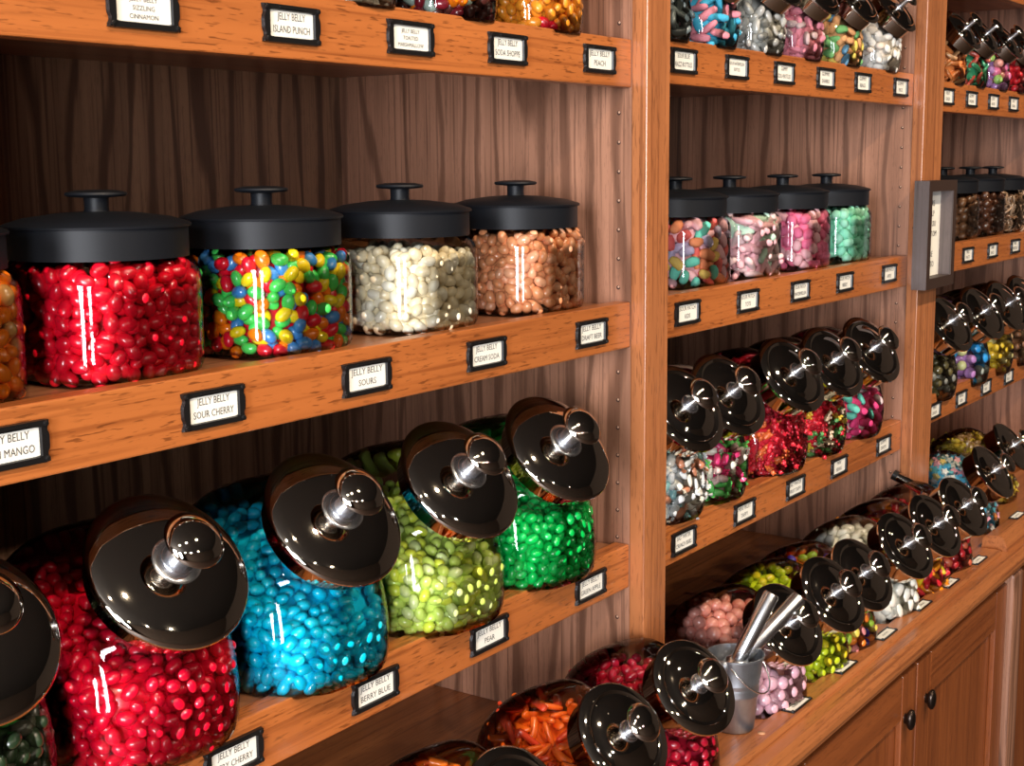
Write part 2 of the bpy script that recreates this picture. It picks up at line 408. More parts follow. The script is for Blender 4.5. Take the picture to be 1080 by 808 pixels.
# ------------------------------------------------------------------ label holders
def text_mesh(lines, width, height):
    cu = bpy.data.curves.new('lettering', 'FONT'); cu.body = '\n'.join(lines); cu.align_x = 'CENTER'; cu.align_y = 'CENTER'
    cu.size = 1.0; cu.space_line = 1.25; cu.resolution_u = 2
    tmp = bpy.data.objects.new('tmp', cu); COL.objects.link(tmp)
    dg = bpy.context.evaluated_depsgraph_get(); dg.update()
    me = bpy.data.meshes.new_from_object(tmp.evaluated_get(dg)); bpy.data.objects.remove(tmp); bpy.data.curves.remove(cu)
    co = np.zeros(len(me.vertices)*3); me.vertices.foreach_get('co', co); co = co.reshape(-1, 3)
    lo, hi = co.min(0), co.max(0); s = min(width/(hi[0]-lo[0]), height/(hi[1]-lo[1])); s2 = min(s*1.35, height/(hi[1]-lo[1]))
    co = (co-(lo+hi)/2)*np.array([s, s2, 1]); out = np.stack([co[:, 0], co[:, 2]*0, co[:, 1]], 1)   # xy -> xz
    me.vertices.foreach_set('co', out.ravel()); me.materials.clear(); me.materials.append(m_ink); me.update()
    return me
def frame_mesh(W, H, th=0.0032, border=(0.0075, 0.0052), scallop=True, top_extra=0.0):
    n = 96; a = (np.arange(n)+.5)*2*PI/n; hw, hh = W/2, H/2; iw, ih = hw-border[0], hh-border[1]
    def rect(t, w_, h_):
        c, s = math.cos(t), math.sin(t); k = min(w_/max(abs(c), 1e-9), h_/max(abs(s), 1e-9)); return k*c, k*s
    V = []
    for t in a:
        ox, oz = rect(t, hw, hh)
        if scallop and abs(abs(ox)-hw) < 1e-6:      # ears: two notches and a middle bulge on each short side
            q = oz/hh; ox = math.copysign(hw-0.0020*math.exp(-((abs(q)-.58)/.16)**2), ox)
        ix, iz = rect(t, iw, ih); iz -= top_extra
        V += [(ox, 0, oz), (ox*0.985, -th, oz*0.97), (ix*1.03, -th, iz*1.06), (ix, -th*0.35, iz)]
    Fc = []
    for i in range(n):
        j = (i+1) % n
        for k in range(3): Fc.append([4*i+k, 4*i+k+1, 4*j+k+1, 4*j+k])
    P = [(np.array(V), Fc)]
    for sx in (-1, 1):
        for sz in (-1, 1):
            v, f = lathe([(.0021, 0), (.0019, .0012), (0, .0018)], 10)
            P.append((xf(v, Matrix.Translation((sx*(hw-.0032), -th, sz*(hh-.0030))) @ Matrix.Rotation(PI/2, 4, 'X')), f))
    v, f = P[0][0], P[0][1]
    V, Fc = merge(*P)
    P2 = boxes_mesh('pull_rib', [(-iw*.6, iw*.6, -th-.0010, -th+.0002, ih+border[1]*.35, ih+border[1]*.6)], m_black)
    pv = [tuple(q.co) for q in P2.vertices]; pf = [list(p.vertices) for p in P2.polygons]; bpy.data.meshes.remove(P2)
    V, Fc = merge((V, Fc), (np.array(pv), pf))
    return mesh_from('frame', V, Fc, m_black, sharp=35)
FRAME = frame_mesh(0.0655, 0.0305)
CARD = boxes_mesh('card', [(-.0270, .0270, -.0010, -.0004, -.0116, .0114)], m_card)
FRAME2 = frame_mesh(0.060, 0.0180, 0.0012, (0.0048, 0.0030), scallop=False)
CARD2 = boxes_mesh('card', [(-.0254, .0254, -.0008, -.0003, -.0062, .0062)], m_card)
def holder(lines, x, z, label, group=None):
    r = tag(empty('label_holder', (x, -0.0004, z)), label, 'label holder', group)
    link('frame', FRAME, r); c = link('card', CARD, r)
    t = link('lettering', text_mesh(lines, 0.042, 0.0155 if len(lines) > 1 else .007), c); t.location = (0, -0.0013, 0.001 if len(lines) < 3 else 0)
B = 'JELLY BELLY'
H1 = [('t', 1.664, [(0.691, [B, 'SIZZLING', 'CINNAMON'], 'sizzling cinnamon'), (0.843, [B, 'ISLAND PUNCH'], 'island punch'), (0.996, [B, 'TOASTED', 'MARSHMALLOW'], 'toasted marshmallow'),
                    (1.148, [B, 'SODA SHOPPE'], 'soda shoppe'), (1.323, [B, 'PEACH'], 'peach')]),
      ('m', 1.366, [(0.556, [B, 'CHILI MANGO'], 'chili mango'), (0.742, [B, 'SOUR CHERRY'], 'sour cherry'), (0.925, [B, 'SOURS'], 'sours'), (1.107, [B, 'CREAM SODA'], 'cream soda'), (1.307, [B, 'DRAFT BEER'], 'draft beer')]),
      ('l', 1.075, [(0.748, [B, 'VERY CHERRY'], 'very cherry'), (0.926, [B, 'BERRY BLUE'], 'berry blue'), (1.106, [B, 'PEAR'], 'pear'), (1.305, [B, 'GREEN APPLE'], 'green apple')])]
for key, z, L in H1:
    for x, lines, word in L:
        holder(lines, x, z, f'black scalloped label holder reading {word} on the {ROWNAME[key]} shelf edging', 'label holders of the nearest bay')
ORD = ['first', 'second', 'third', 'fourth', 'fifth', 'sixth']
H2 = [(1, 't', 1.673, [(1.518, ['SOUR BLUE', 'RAZZ BOTTLES']), (1.664, ['SOUR WATERMELON', 'BOTTLES']), (1.813, ['GUMMY', 'COLA BOTTLES']), (1.961, ['GUMMY', 'SHARKS']), (2.110, ['GUMMY', 'RINGS']), (2.282, ['GUMMY', 'MICE'])]),
      (1, 'm', 1.368, [(1.535, ['SOUR PATCH', 'KIDS']), (1.710, ['SOUR PATCH', 'TOTS']), (1.886, ['SOUR PATCH', 'WATERMELON']), (2.059, ['SOUR PATCH', 'BERRY']), (2.257, ['SOUR PATCH', 'APPLE'])]),
      (1, 'l', 1.076, [(1.532, ['SALT WATER', 'CRUNCH BARS']), (1.711, ['MINI FRUIT', 'TAFFY']), (1.886, ['SALT WATER', 'FRUIT TAFFY']), (2.057, ['MINI', 'BEARS']), (2.258, ['GUMMY', 'DROPS'])]),
      (2, 't', 1.667, [(2.531, ['FRUIT', 'SLICES']), (2.673, ['GUMMY', 'WORMS']), (2.816, ['JELLY', 'BUNS']), (2.959, ['HOT', 'STARS'])]),
      (2, 'm', 1.374, [(2.691, ['MILK', 'MALTS']), (2.856, ['DARK', 'BALLS']), (3.023, ['MINI', 'PRETZELS'])]),
      (2, 'l', 1.095, [(2.527, ['MINT', 'DROPS']), (2.688, ['BUBBLE', 'GUM']), (2.853, ['LEMON', 'BITS']), (3.020, ['SOUR', 'BALLS'])])]
for b, key, z, L in H2:
    for i, (x, lines) in enumerate(L):
        holder(lines, x, z, f'{ORD[i]} small black label holder from the near end, {ROWNAME[key]} shelf of the {BAY_WORD[b]}', f'label holders of the {BAY_WORD[b]}')
tilt = math.atan2(0.006, 0.023)
def flat_holder(i, x, y, z, tl):
    r = tag(empty('counter_label_holder', (x, y, z)), f'{ORD[i]} flat label holder from the near end on the counter strip' if i < 6 else 'flat label holder on the raised rail of the farthest bay', 'label holder', 'label holders on the counter')
    r.rotation_euler = (-(PI/2+tl), 0, 0)
    r.rotation_euler = (-PI/2-tl, 0, 0)
    link('frame', FRAME2, r); c = link('card', CARD2, r)
    t = link('lettering', text_mesh([['BUBBLE GUM'], ['LIME GUMMIES'], ['FRUIT MIX'], ['MINT CREAMS'], ['FRUIT SLICES'], ['CINNAMON'], ['CANDY STARS']][i], 0.034, 0.0032), c); t.location = (0, -0.0011, 0)
for i, x in enumerate([1.585, 1.746, 1.906, 2.066, 2.206, 2.364]): flat_holder(i, x, -0.1380, ZC+0.0069, 0)
flat_holder(6, 2.64, -0.130, ZC+0.0262, 0)

# ------------------------------------------------------------------ jars
class Jar:
    """loft of superellipse rings: rows (t, half width x, half width u, exponent) going down from the mouth along -n"""
    def __init__(s, rows, n, mouth, u, scale=1.0, fill_t0=0.03, asy=0.0):
        s.asy = asy
        R = np.array(rows, float); R[:, :3] *= scale
        s.R = R; s.n = np.array(n, float); s.u = np.array(u, float); s.x = np.cross(s.u, s.n); s.m = np.array(mouth, float); s.t0 = fill_t0*scale; s.tmax = R[-1, 0]
    def at(s, t): return [np.interp(t, s.R[:, 0], s.R[:, k]) for k in (1, 2, 3)]
    def grid(s, ts, M=48, inset=0.0, zmin=0.0, zmax=None):
        ts = np.asarray(ts); th = np.arange(M)*2*PI/M; wx, wu, p = s.at(ts)
        wx = np.maximum(wx-inset, 1e-4)[:, None]; wu = np.maximum(wu-inset, 1e-4)[:, None]; e = (2/p)[:, None]
        c, q = np.cos(th)[None], np.sin(th)[None]
        a_ = 1+s.asy*np.clip((ts-.03)/.05, 0, 1)[:, None]*(q < 0)
        X = wx*np.sign(c)*np.abs(c)**e; U = wu*a_*np.sign(q)*np.abs(q)**e
        P = s.m - ts[:, None, None]*s.n + X[..., None]*s.x + U[..., None]*s.u
        P[..., 2] = np.maximum(P[..., 2], zmin)
        if zmax is not None: P[..., 2] = np.minimum(P[..., 2], zmax(P[..., 0], P[..., 1]))
        return P
    def mesh_arrays(s, ts, **k):
        P = s.grid(ts, **k); nr, M = P.shape[:2]; V = P.reshape(-1, 3); Fc = []
        for i in range(nr-1):
            for j in range(M):
                jj = (j+1) % M; Fc.append([i*M+j, (i+1)*M+j, (i+1)*M+jj, i*M+jj])
        V = np.vstack([V, P[-1].mean(0)]); n = len(V)-1
        for j in range(M): Fc.append([(nr-1)*M+j, n, (nr-1)*M+(j+1) % M])
        return V, Fc
    def inside(s, Q, inset):
        d = Q-s.m; t = -(d@s.n); x = d@s.x; uu = d@s.u; wx, wu, p = s.at(t)
        wx = np.maximum(wx-inset, 1e-4); wu = np.maximum(wu-inset, 1e-4)*(1+s.asy*np.clip((t-.03)/.05, 0, 1)*(uu < 0))
        return (np.abs(x/wx)**p+np.abs(uu/wu)**p < 1) & (t > s.t0) & (t < s.tmax-inset*0.7) & (Q[:, 2] > inset*0.9)
def smooth_rows(rows, n=30):
    R = np.array(rows, float); d = np.r_[0, np.cumsum(np.hypot(np.diff(R[:, 0]), np.diff(R[:, 2])))]; q = np.linspace(0, d[-1], n)
    out = []
    for k in range(4):
        y = R[:, k]; m = np.gradient(y, d)
        i = np.clip(np.searchsorted(d, q)-1, 0, len(d)-2); h = d[i+1]-d[i]; t = (q-d[i])/h
        # limit tangents so that the outline never overshoots
        sl = (y[i+1]-y[i])/h; m0 = np.where(np.sign(m[i]) == np.sign(sl), np.sign(sl)*np.minimum(np.abs(m[i]), 3*np.abs(sl)), 0)
        m1 = np.where(np.sign(m[i+1]) == np.sign(sl), np.sign(sl)*np.minimum(np.abs(m[i+1]), 3*np.abs(sl)), 0)
        out.append((2*t**3-3*t**2+1)*y[i]+(t**3-2*t**2+t)*h*m0+(-2*t**3+3*t**2)*y[i+1]+(t**3-t**2)*h*m1)
    return np.stack(out, 1)
def axes(el): e = math.radians(el); return (0, -math.cos(e), math.sin(e)), (0, math.sin(e), math.cos(e))
TILT_ROWS = smooth_rows([(-.004, .052, .052, 2), (.022, .054, .054, 2), (.030, .057, .060, 2.2), (.042, .064, .076, 2.6), (.065, .071, .090, 3.0), (.105, .074, .097, 3.2),
                         (.145, .073, .091, 3.2), (.176, .068, .073, 2.8), (.195, .058, .048, 2.4), (.203, .036, .026, 2.1), (.2055, .010, .008, 2)], 34)
NARROW = np.array(TILT_ROWS); _f = np.interp(NARROW[:, 0], [0.022, 0.055], [0.86, 1.0]); NARROW[:, 1] *= _f; NARROW[:, 2] *= _f
def tilt_jar(h, scale, el, rows=TILT_ROWS, xs=1.0):    # h: lid centre above shelf
    rows = np.array(rows); rows[:, 1] *= 1+(xs-1)*np.clip((rows[:, 0]-.022)/.04, 0, 1)
    n, u = axes(el); return Jar(rows, n, (0, 0, h), u, scale, asy=0.30)
SQ_ROWS = smooth_rows([(.000, .052, .052, 2), (.006, .053, .053, 2.1), (.011, .060, .060, 2.8), (.018, .0665, .0665, 2.9), (.026, .0690, .0690, 3.0), (.092, .0690, .0690, 3.0), (.099, .067, .067, 3.0), (.102, .058, .058, 3.6), (.1028, .02, .02, 3)], 30)
SQ = Jar(SQ_ROWS, (0, 0, 1), (0, 0, .1032), (0, 1, 0), 1.0, 0.012)
# kind: (height of the lid's centre, body scale, elevation of the mouth, lid scale, skirt length)
KINDS = {'big': (.145, 1.0, 41, 1.0, .014), 'mid': (.143, .97, 36, .93, .020), 'counter': (.108, .97, 38, .85, .024), 'small': (.094, .70, 38, .68, .022), 'smallb': (.094, .74, 38, .70, .018)}
JK = {'square': (SQ, None)}
for k, (h, bs, el, ls, sk) in KINDS.items(): JK[k] = (tilt_jar(h, bs, el, TILT_ROWS if k == 'big' else NARROW, {'big': 1.08, 'mid': 1.06, 'counter': .94}.get(k, 1.0)), h)
def rot_to(n, u):
    n = Vector(n); u = Vector(u); x = u.cross(n)
    return Matrix(((x.x, u.x, n.x, 0), (x.y, u.y, n.y, 0), (x.z, u.z, n.z, 0), (0, 0, 0, 1)))
PARTS = {}
for k, (J, h) in JK.items():
    V, Fc = J.mesh_arrays(J.R[:, 0]); body = mesh_from('jar_body', V, Fc, m_glass)
    if k == 'square':
        V, Fc = lathe([(.0675, .0935), (.0690, .0935), (.0690, .1165), (.0712, .1168), (.0716, .1185), (.0700, .1198), (.0560, .1240), (.0300, .1275), (.0105, .1285), (0, .1285)], 64)
        lid = mesh_from('lid', V, Fc, m_matte, sharp=40)
        V, Fc = lathe([(.0098, .128), (.0092, .1315), (.0095, .1390), (.0220, .1400), (.0238, .1415), (.0232, .1432), (.0150, .1448), (0, .1452)], 40)
        knob = mesh_from('lid_knob', V, Fc, m_matte, sharp=40); stem = None
    else:
        _h, _bs, _el, s, sk = KINDS[k]; M = Matrix.Translation((0, 0, h)) @ rot_to(*axes(_el)) @ Matrix.Scale(s, 4)
        if k == 'big':
            pr = [(.0575, -sk), (.0590, -sk), (.0590, .004), (.0655, .0045), (.0672, .0065), (.0668, .0090), (.0640, .0118), (.0560, .0152), (.0440, .0185), (.0300, .0208), (.0150, .0220), (0, .0222)]
        else:
            pr = [(.0565, -sk), (.0580, -sk), (.0580, .006), (.0640, .0070), (.0660, .0090), (.0655, .0120), (.0610, .0150), (.0540, .0162), (.0510, .0140), (.0480, .0140), (.0400, .0175), (.0280, .0200), (.0150, .0212), (0, .0215)]
        V, Fc = lathe(pr, 64); lid = mesh_from('lid', xf(V, M), Fc, m_chrome, sharp=38)
        sr = .0098 if k == 'big' else .0068; bs_ = 1.0 if k == 'big' else .68
        V, Fc = lathe([(.0200*bs_, .0195), (.0200*bs_, .0228), (.0185*bs_, .0238), (.0135*bs_, .0240), (.0130*bs_, .0246), (sr, .0250), (sr, .0480)], 32); stem = mesh_from('lid_stem', xf(V, M), Fc, m_steel, sharp=35)
        V, Fc = lathe([(.0, .0470), (.0130, .0474), (.0220, .0492), (.0240, .0512), (.0234, .0532), (.0180, .0576), (.0100, .0602), (0, .0610)], 40); knob = mesh_from('lid_knob', xf(V, M), Fc, m_chrome, sharp=60)
    PARTS[k] = (body, lid, stem, knob)
def place_jar(kind, X, Y, z, yaw, label, group):
    """X, Y: where the lid's centre stands (world); z: surface the jar rests on"""
    r = tag(empty('candy_jar', (X, Y, z), math.radians(yaw)), label, 'jar', group)
    body, lid, stem, knob = PARTS[kind]
    link('jar_body', body, r); l = link('lid', lid, r)
    if stem: link('lid_stem', stem, l)
    link('lid_knob', knob, l)
    return Matrix.Translation((X, Y, z)) @ Matrix.Rotation(math.radians(yaw), 4, 'Z')

BUDGET = {}
SIZES = {('mid', 'bear'): .88, ('big', 'bean'): .93, ('square', 'bean'): .95, ('smallb', 'bean'): .95, ('small', 'kid'): .72, ('square', 'kid'): .82, ('mid', 'wrapped'): .74, ('counter', 'wrapped'): .74, ('counter', 'bottle'): .72, ('counter', 'strip'): .85, ('mid', 'kid'): .8, ('square', 'bottle'): .78, ('small', 'bottle'): .68, ('small', 'ring'): .72, ('small', 'strip'): .75, ('small', 'mint'): .8, ('small', 'bigball'): .85, ('small', 'ball'): .85}
CAP = 295
def poisson(C, d, acc=None, dcross=None):
    keep = []; A = np.zeros((len(C)+1, 3)); n = 0
    for p in C:
        if n and (((A[:n]-p)**2).sum(1) < d*d).any(): continue
        if acc is not None and len(acc) and (((acc-p)**2).sum(1) < dcross*dcross).any(): continue
        A[n] = p; n += 1
    return A[:n]
def surf_samples(J, inset, n):
    ts = np.linspace(J.t0+inset*.5, J.tmax-inset*.4, 40); P = J.grid(ts, M=64, inset=inset, zmin=inset)
    a = P[:-1]; b = np.roll(P, -1, 1)[:-1]; c = P[1:]; d = np.roll(P, -1, 1)[1:]
    nrm = np.cross(c-a, b-a); ar = np.linalg.norm(nrm, axis=-1); w_ = ar.ravel()/ar.sum()
    idx = rng.choice(len(w_), n, p=w_); u, v = rng.random((2, n, 1))
    f = lambda q: q.reshape(-1, 3)[idx]
    pts = f(a)*(1-u)*(1-v)+f(b)*u*(1-v)+f(c)*(1-u)*v+f(d)*u*v
    nn = f(nrm); nn = nn/np.maximum(np.linalg.norm(nn, axis=1, keepdims=True), 1e-12)
    cen = P.reshape(-1, 3).mean(0); nn *= np.sign(((pts-cen)*nn).sum(1, keepdims=True)+1e-12)
    return pts, nn
def orient(nn, jit):
    n = Vector(nn)+Vector(rng.normal(0, jit, 3)); n.normalize(); a = Vector(rng.normal(0, 1, 3)); a = (a-n*a.dot(n)).normalized(); b = n.cross(a)
    return Matrix(((a.x, b.x, n.x), (a.y, b.y, n.y), (a.z, b.z, n.z)))
def fill(kind, M, shp, palette, level, name, jarword, group, d=0.0106, r=0.0054, style='gloss', core=None, individual=True, jit=0.55, slope=0.0, zone=None, plural=None, cat='candy', size=1.0, noun=None):
    """palette: list of (weight, colour word, rgb). level: fill height above the shelf; slope: rise towards the back"""
    J = JK[kind][0]; Mn = np.array(M); cam_l = np.linalg.inv(Mn)@np.append(EYE_NP, 1); cam_l = cam_l[:3]
    ymid = 0.0 if kind == 'square' else 0.08
    lev = lambda x, y: level+slope*(y-ymid)+0.004*np.sin(40*x+3)*np.cos(35*y+1)
    def vis(P, N): v = cam_l-P; v /= np.linalg.norm(v, axis=1, keepdims=True); return (v*N).sum(1) > -0.5
    wall_in = 0.0008+r
    P1, N1 = surf_samples(J, wall_in, 5200); k = (P1[:, 2] <= lev(P1[:, 0], P1[:, 1])) & vis(P1, N1); P1, N1 = P1[k], N1[k]
    # the heap's top
    lo, hi = -0.09, 0.09; n = 2600; Q = np.stack([rng.uniform(-.075, .075, n), rng.uniform(-.08, .22, n), np.zeros(n)], 1); Q[:, 2] = lev(Q[:, 0], Q[:, 1])+rng.uniform(-.002, .002, n)
    Q = Q[J.inside(Q, wall_in)]; NQ = np.tile([0, 0, 1.0], (len(Q), 1))
    C = np.vstack([P1, Q]); CN = np.vstack([N1, NQ])
    pm = rng.permutation(len(C)); C, CN = C[pm], CN[pm]
    A = poisson(C, d); iN = np.array([np.argmin(((C-a)**2).sum(1)) for a in A]) if len(A) else []
    AN = CN[iN] if len(A) else A
    P2, N2 = surf_samples(J, wall_in+0.9*r, 2600); k = (P2[:, 2] <= lev(P2[:, 0], P2[:, 1])-0.3*r) & vis(P2, N2); P2, N2 = P2[k], N2[k]
    B_ = poisson(P2, d*0.92, A, d*0.70); BN = np.array([N2[np.argmin(((P2-a)**2).sum(1))] for a in B_]) if len(B_) else np.zeros((0, 3))
    W = np.array([p[0] for p in palette], float); W /= W.sum()
    mats = [candy_mat((name+'_'+p[1]).replace(' ', '_'), p[2], style) for p in palette]
    SV, SF = shape(shp)
    items = []
    for layer, (PP, NN) in enumerate(((A, AN), (B_, BN))):
        for p, nn in zip(PP, NN):
            ci = zone(p) if zone else int(rng.choice(len(W), p=W))
            s = rng.uniform(0.9, 1.08)*size*SIZES.get((kind, shp), 1)
            R3 = orient(nn, jit); m = (R3 @ Matrix.Diagonal((s, s*rng.uniform(.94, 1.06), s))).to_4x4(); m.translation = Vector(p)
            items.append((layer, M @ m, ci, p, nn))
    # individuals: first layer, facing the camera
    used = BUDGET.get(name, 0); ind, rest = [], []
    order = sorted(items, key=lambda it: (it[0], -float(np.dot((cam_l-it[3])/np.linalg.norm(cam_l-it[3]), it[4]))))
    for it in order:
        v = (cam_l-it[3]); fac = float(np.dot(v/np.linalg.norm(v), it[4]))
        if individual and it[0] == 0 and fac > (0.12 if individual is True else individual) and used+len(ind) < CAP: ind.append(it)
        else: rest.append(it)
    BUDGET[name] = used+len(ind)
    key = (name, shp, tuple(p[1] for p in palette), style, jarword)
    mdat = [mesh_from(name, SV, SF, m_, smooth=shp != 'star') for m_ in mats] if ind else []
    for it in ind:
        o = bpy.data.objects.new(name, mdat[it[2]]); COL.objects.link(o); o.matrix_world = it[1]
        wd = palette[it[2]][1]
        tag(o, f'{wd} {noun or name.replace("_", " ")} in {jarword}', cat, f'{wd} {plural or name.replace("_", " ")+"s"} in {jarword}'[:120])
    # the rest and the heart of the heap: one mass
    VV, FF, MI, nb = [], [], [], 0
    for it in rest:
        VV.append(xf(SV, it[1])); FF += [[i+nb for i in q] for q in SF]; MI += [it[2]]*len(SF); nb += len(SV)
    ts = np.linspace(J.t0+.01, J.tmax-.010, 16); cin = wall_in+1.5*r
    V, Fc = J.mesh_arrays(ts, M=24, inset=cin, zmin=cin*.8, zmax=lambda x, y: np.maximum(lev(x, y)-1.1*r, cin*.8))
    V = np.vstack([V, J.grid(ts, M=24, inset=cin, zmin=cin*.8, zmax=lambda x, y: np.maximum(lev(x, y)-1.1*r, cin*.8))[0].mean(0)]); nv = len(V)-1
    Fc = Fc+[[nv, j, (j+1) % 24] for j in range(24)]
    VV.append(xf(V, M)); FF += [[i+nb for i in q] for q in Fc]; MI += [core if core is not None else 0]*len(Fc)
    me = mesh_from(name+'_fill', np.concatenate(VV), FF, mats, MI, smooth=shp != 'star')
    o = link((plural or name+'s').replace(' ', '_'), me)
    tag(o, f'heap of {noun or name.replace("_", " ")} pieces filling {jarword}', cat, None, 'stuff')

G_MID, G_LOW, G_TOP, G_CNT = 'black-lidded square jars on the eye-level shelves', 'chrome-lidded tilted jars on the lower shelves', 'tilted jars on the upper shelves', 'chrome-lidded tilted jars on the counter'
RED, ORG, YEL, GRN, BLU, WHT = (0.74, 0.004, 0.022), (0.92, 0.20, 0.005), (0.95, 0.68, 0.01), (0.06, 0.60, 0.10), (0.05, 0.24, 0.62), (0.8, 0.75, 0.65)
JB = dict(shp='bean', name='jelly_bean', plural='jelly_beans', cat='jelly bean', noun='jelly bean')

# ---- near bay, eye-level shelf: five square jars
zs = ZU[0]['m']-0.004+0.0005
for X, col, lv, txt, ind in [
    (0.707, [(1, 'glossy red', RED)], .089, 'jar of red jelly beans', True),
    (0.886, [(1, 'red', (0.70, 0.006, 0.025)), (1, 'orange', ORG), (1.2, 'yellow', YEL), (1.4, 'green', GRN), (1, 'blue', BLU)], .088, 'jar of mixed coloured jelly beans', True),
    (0.540, [(1, 'orange', (0.75, 0.22, 0.03)), (.3, 'pale orange', (0.75, 0.38, 0.12))], .094, 'jar of orange jelly beans', False),
    (1.078, [(1, 'cream', (0.92, 0.78, 0.52)), (.5, 'pale cream', (0.94, 0.86, 0.68))], .076, 'jar of cream jelly beans', False),
    (1.281, [(1, 'amber brown', (0.76, 0.30, 0.13)), (.6, 'light amber', (0.85, 0.40, 0.22))], .090, 'jar of amber brown jelly beans', False)]:
    M = place_jar('square', X, 0.082, zs, random.uniform(-1.5, 1.5), f'square {txt} with matte black knobbed lid on the eye-level shelf', G_MID)
    fill('square', M, palette=col, level=lv, jarword='the square '+txt, group=None, individual=ind, **JB)

# ---- near bay, lower shelf: five tilted jars
zs = ZU[0]['l']-0.004+0.0005
yb = lambda X: 0.0
for X, yaw, col, lv, sl, txt in [
    (0.510, -4, [(1, 'dark green', (0.018, 0.035, 0.015)), (.06, 'green', (0.02, 0.25, 0.05)), (.5, 'smoky', (0.05, 0.05, 0.035))], .085, .1, 'jar of dark green jelly beans'),
    (0.686, -5, [(1, 'cherry red', (0.80, 0.003, 0.03))], .100, .35, 'jar of cherry red jelly beans'),
    (0.873, -6, [(1, 'bright blue', (0.0, 0.60, 0.90)), (.3, 'light blue', (0.01, 0.68, 0.95))], .100, .55, 'jar of bright blue jelly beans'),
    (1.056, -7, [(1, 'pale green', (0.60, 0.78, 0.14)), (.5, 'yellow green', (0.70, 0.80, 0.07)), (.4, 'light green', (0.72, 0.85, 0.34))], .090, .35, 'jar of pale green jelly beans'),
    (1.232, -9, [(1, 'deep green', (0.0, 0.50, 0.08)), (.3, 'bright green', (0.01, 0.62, 0.12))], .088, .15, 'jar of deep green jelly beans')]:
    M = place_jar('big', X, 0.0, zs, yaw, f'tilted {txt} on the lower shelf', G_LOW)
    fill('big', M, palette=col, level=lv, slope=sl, jarword='the tilted '+txt, group=None, individual=False, **JB)

# ---- near bay, upper shelf
zs = ZU[0]['t']-0.004+0.0005
for X, shp_, nm, col, st, txt in [
    (0.640, 'bean', 'jelly_bean', [(1, 'cinnamon red', (0.5, 0.02, 0.02))], 'gloss', 'jar of cinnamon red jelly beans'),
    (0.785, 'bean', 'jelly_bean', [(1, 'pink', (0.7, 0.2, 0.2))], 'gloss', 'jar of pink jelly beans'),
    (0.940, 'bean', 'jelly_bean', [(1, 'white', (0.8, 0.74, 0.6))], 'gloss', 'jar of white jelly beans'),
    (1.092, 'bean', 'jelly_bean', [(1, 'dark brown', (0.06, 0.015, 0.012)), (.5, 'orange', (0.6, 0.12, 0.01)), (.5, 'grey green', (0.30, 0.40, 0.34)), (.4, 'maroon', (0.2, 0.01, 0.02))], 'gloss', 'jar of dark mixed jelly beans'),
    (1.250, 'bean', 'jelly_bean', [(1, 'peach orange', (0.80, 0.27, 0.02)), (.06, 'red', (0.7, 0.02, 0.03))], 'gloss', 'jar of peach orange jelly beans')]:
    M = place_jar('smallb', X, 0.004, zs, -8, f'tilted {txt} on the upper shelf', G_TOP)
    fill('smallb', M, shp_, col, .10, nm, 'the tilted '+txt, None, style=st, individual=False, plural='jelly_beans', cat='jelly bean', noun='jelly bean')

# ---- middle bay, eye-level shelf: square jars of sugared gummies
zs = ZU[1]['m']-0.004+0.0005
SG = dict(name='sugared_gummy', plural='sugared_gummies', cat='gummy candy', noun='sugared gummy', style='sugar')
PINK, PPNK, MINT, LAV = (0.90, 0.18, 0.30), (0.90, 0.46, 0.50), (0.28, 0.80, 0.55), (0.50, 0.42, 0.60)
for X, shp_, col, lv, d_, r_, txt in [
    (1.655, 'kid', [(1, 'pink', PPNK), (1, 'red', (0.88, 0.14, 0.12)), (.7, 'teal', (0.14, 0.58, 0.45)), (.8, 'lavender', LAV), (.6, 'yellow', (0.92, 0.58, 0.14)), (.7, 'orange', (0.90, 0.28, 0.12))], .088, .0165, .0075, 'jar of mixed sugared gummies'),
    (1.820, 'bottle', [(2.2, 'pink', (0.92, 0.42, 0.50)), (1, 'pale pink', (0.90, 0.62, 0.62)), (.9, 'pale green', (0.55, 0.78, 0.62))], .088, .0150, .0072, 'jar of pale pink and green sugared gummies'),
    (2.005, 'chunk', [(1, 'bright pink', (0.94, 0.18, 0.33)), (.5, 'pink', (0.94, 0.32, 0.42))], .088, .0150, .0080, 'jar of bright pink sugared gummies'),
    (2.180, 'chunk', [(1, 'mint green', MINT), (.5, 'light green', (0.38, 0.86, 0.60))], .090, .0150, .0080, 'jar of mint green sugared gummies')]:
    M = place_jar('square', X, 0.082, zs, 0, f'square {txt} with black lid on the eye-level shelf', G_MID)
    fill('square', M, shp_, col, lv, jarword='the square '+txt, group=None, d=d_*.9, r=r_, jit=.6, **SG)

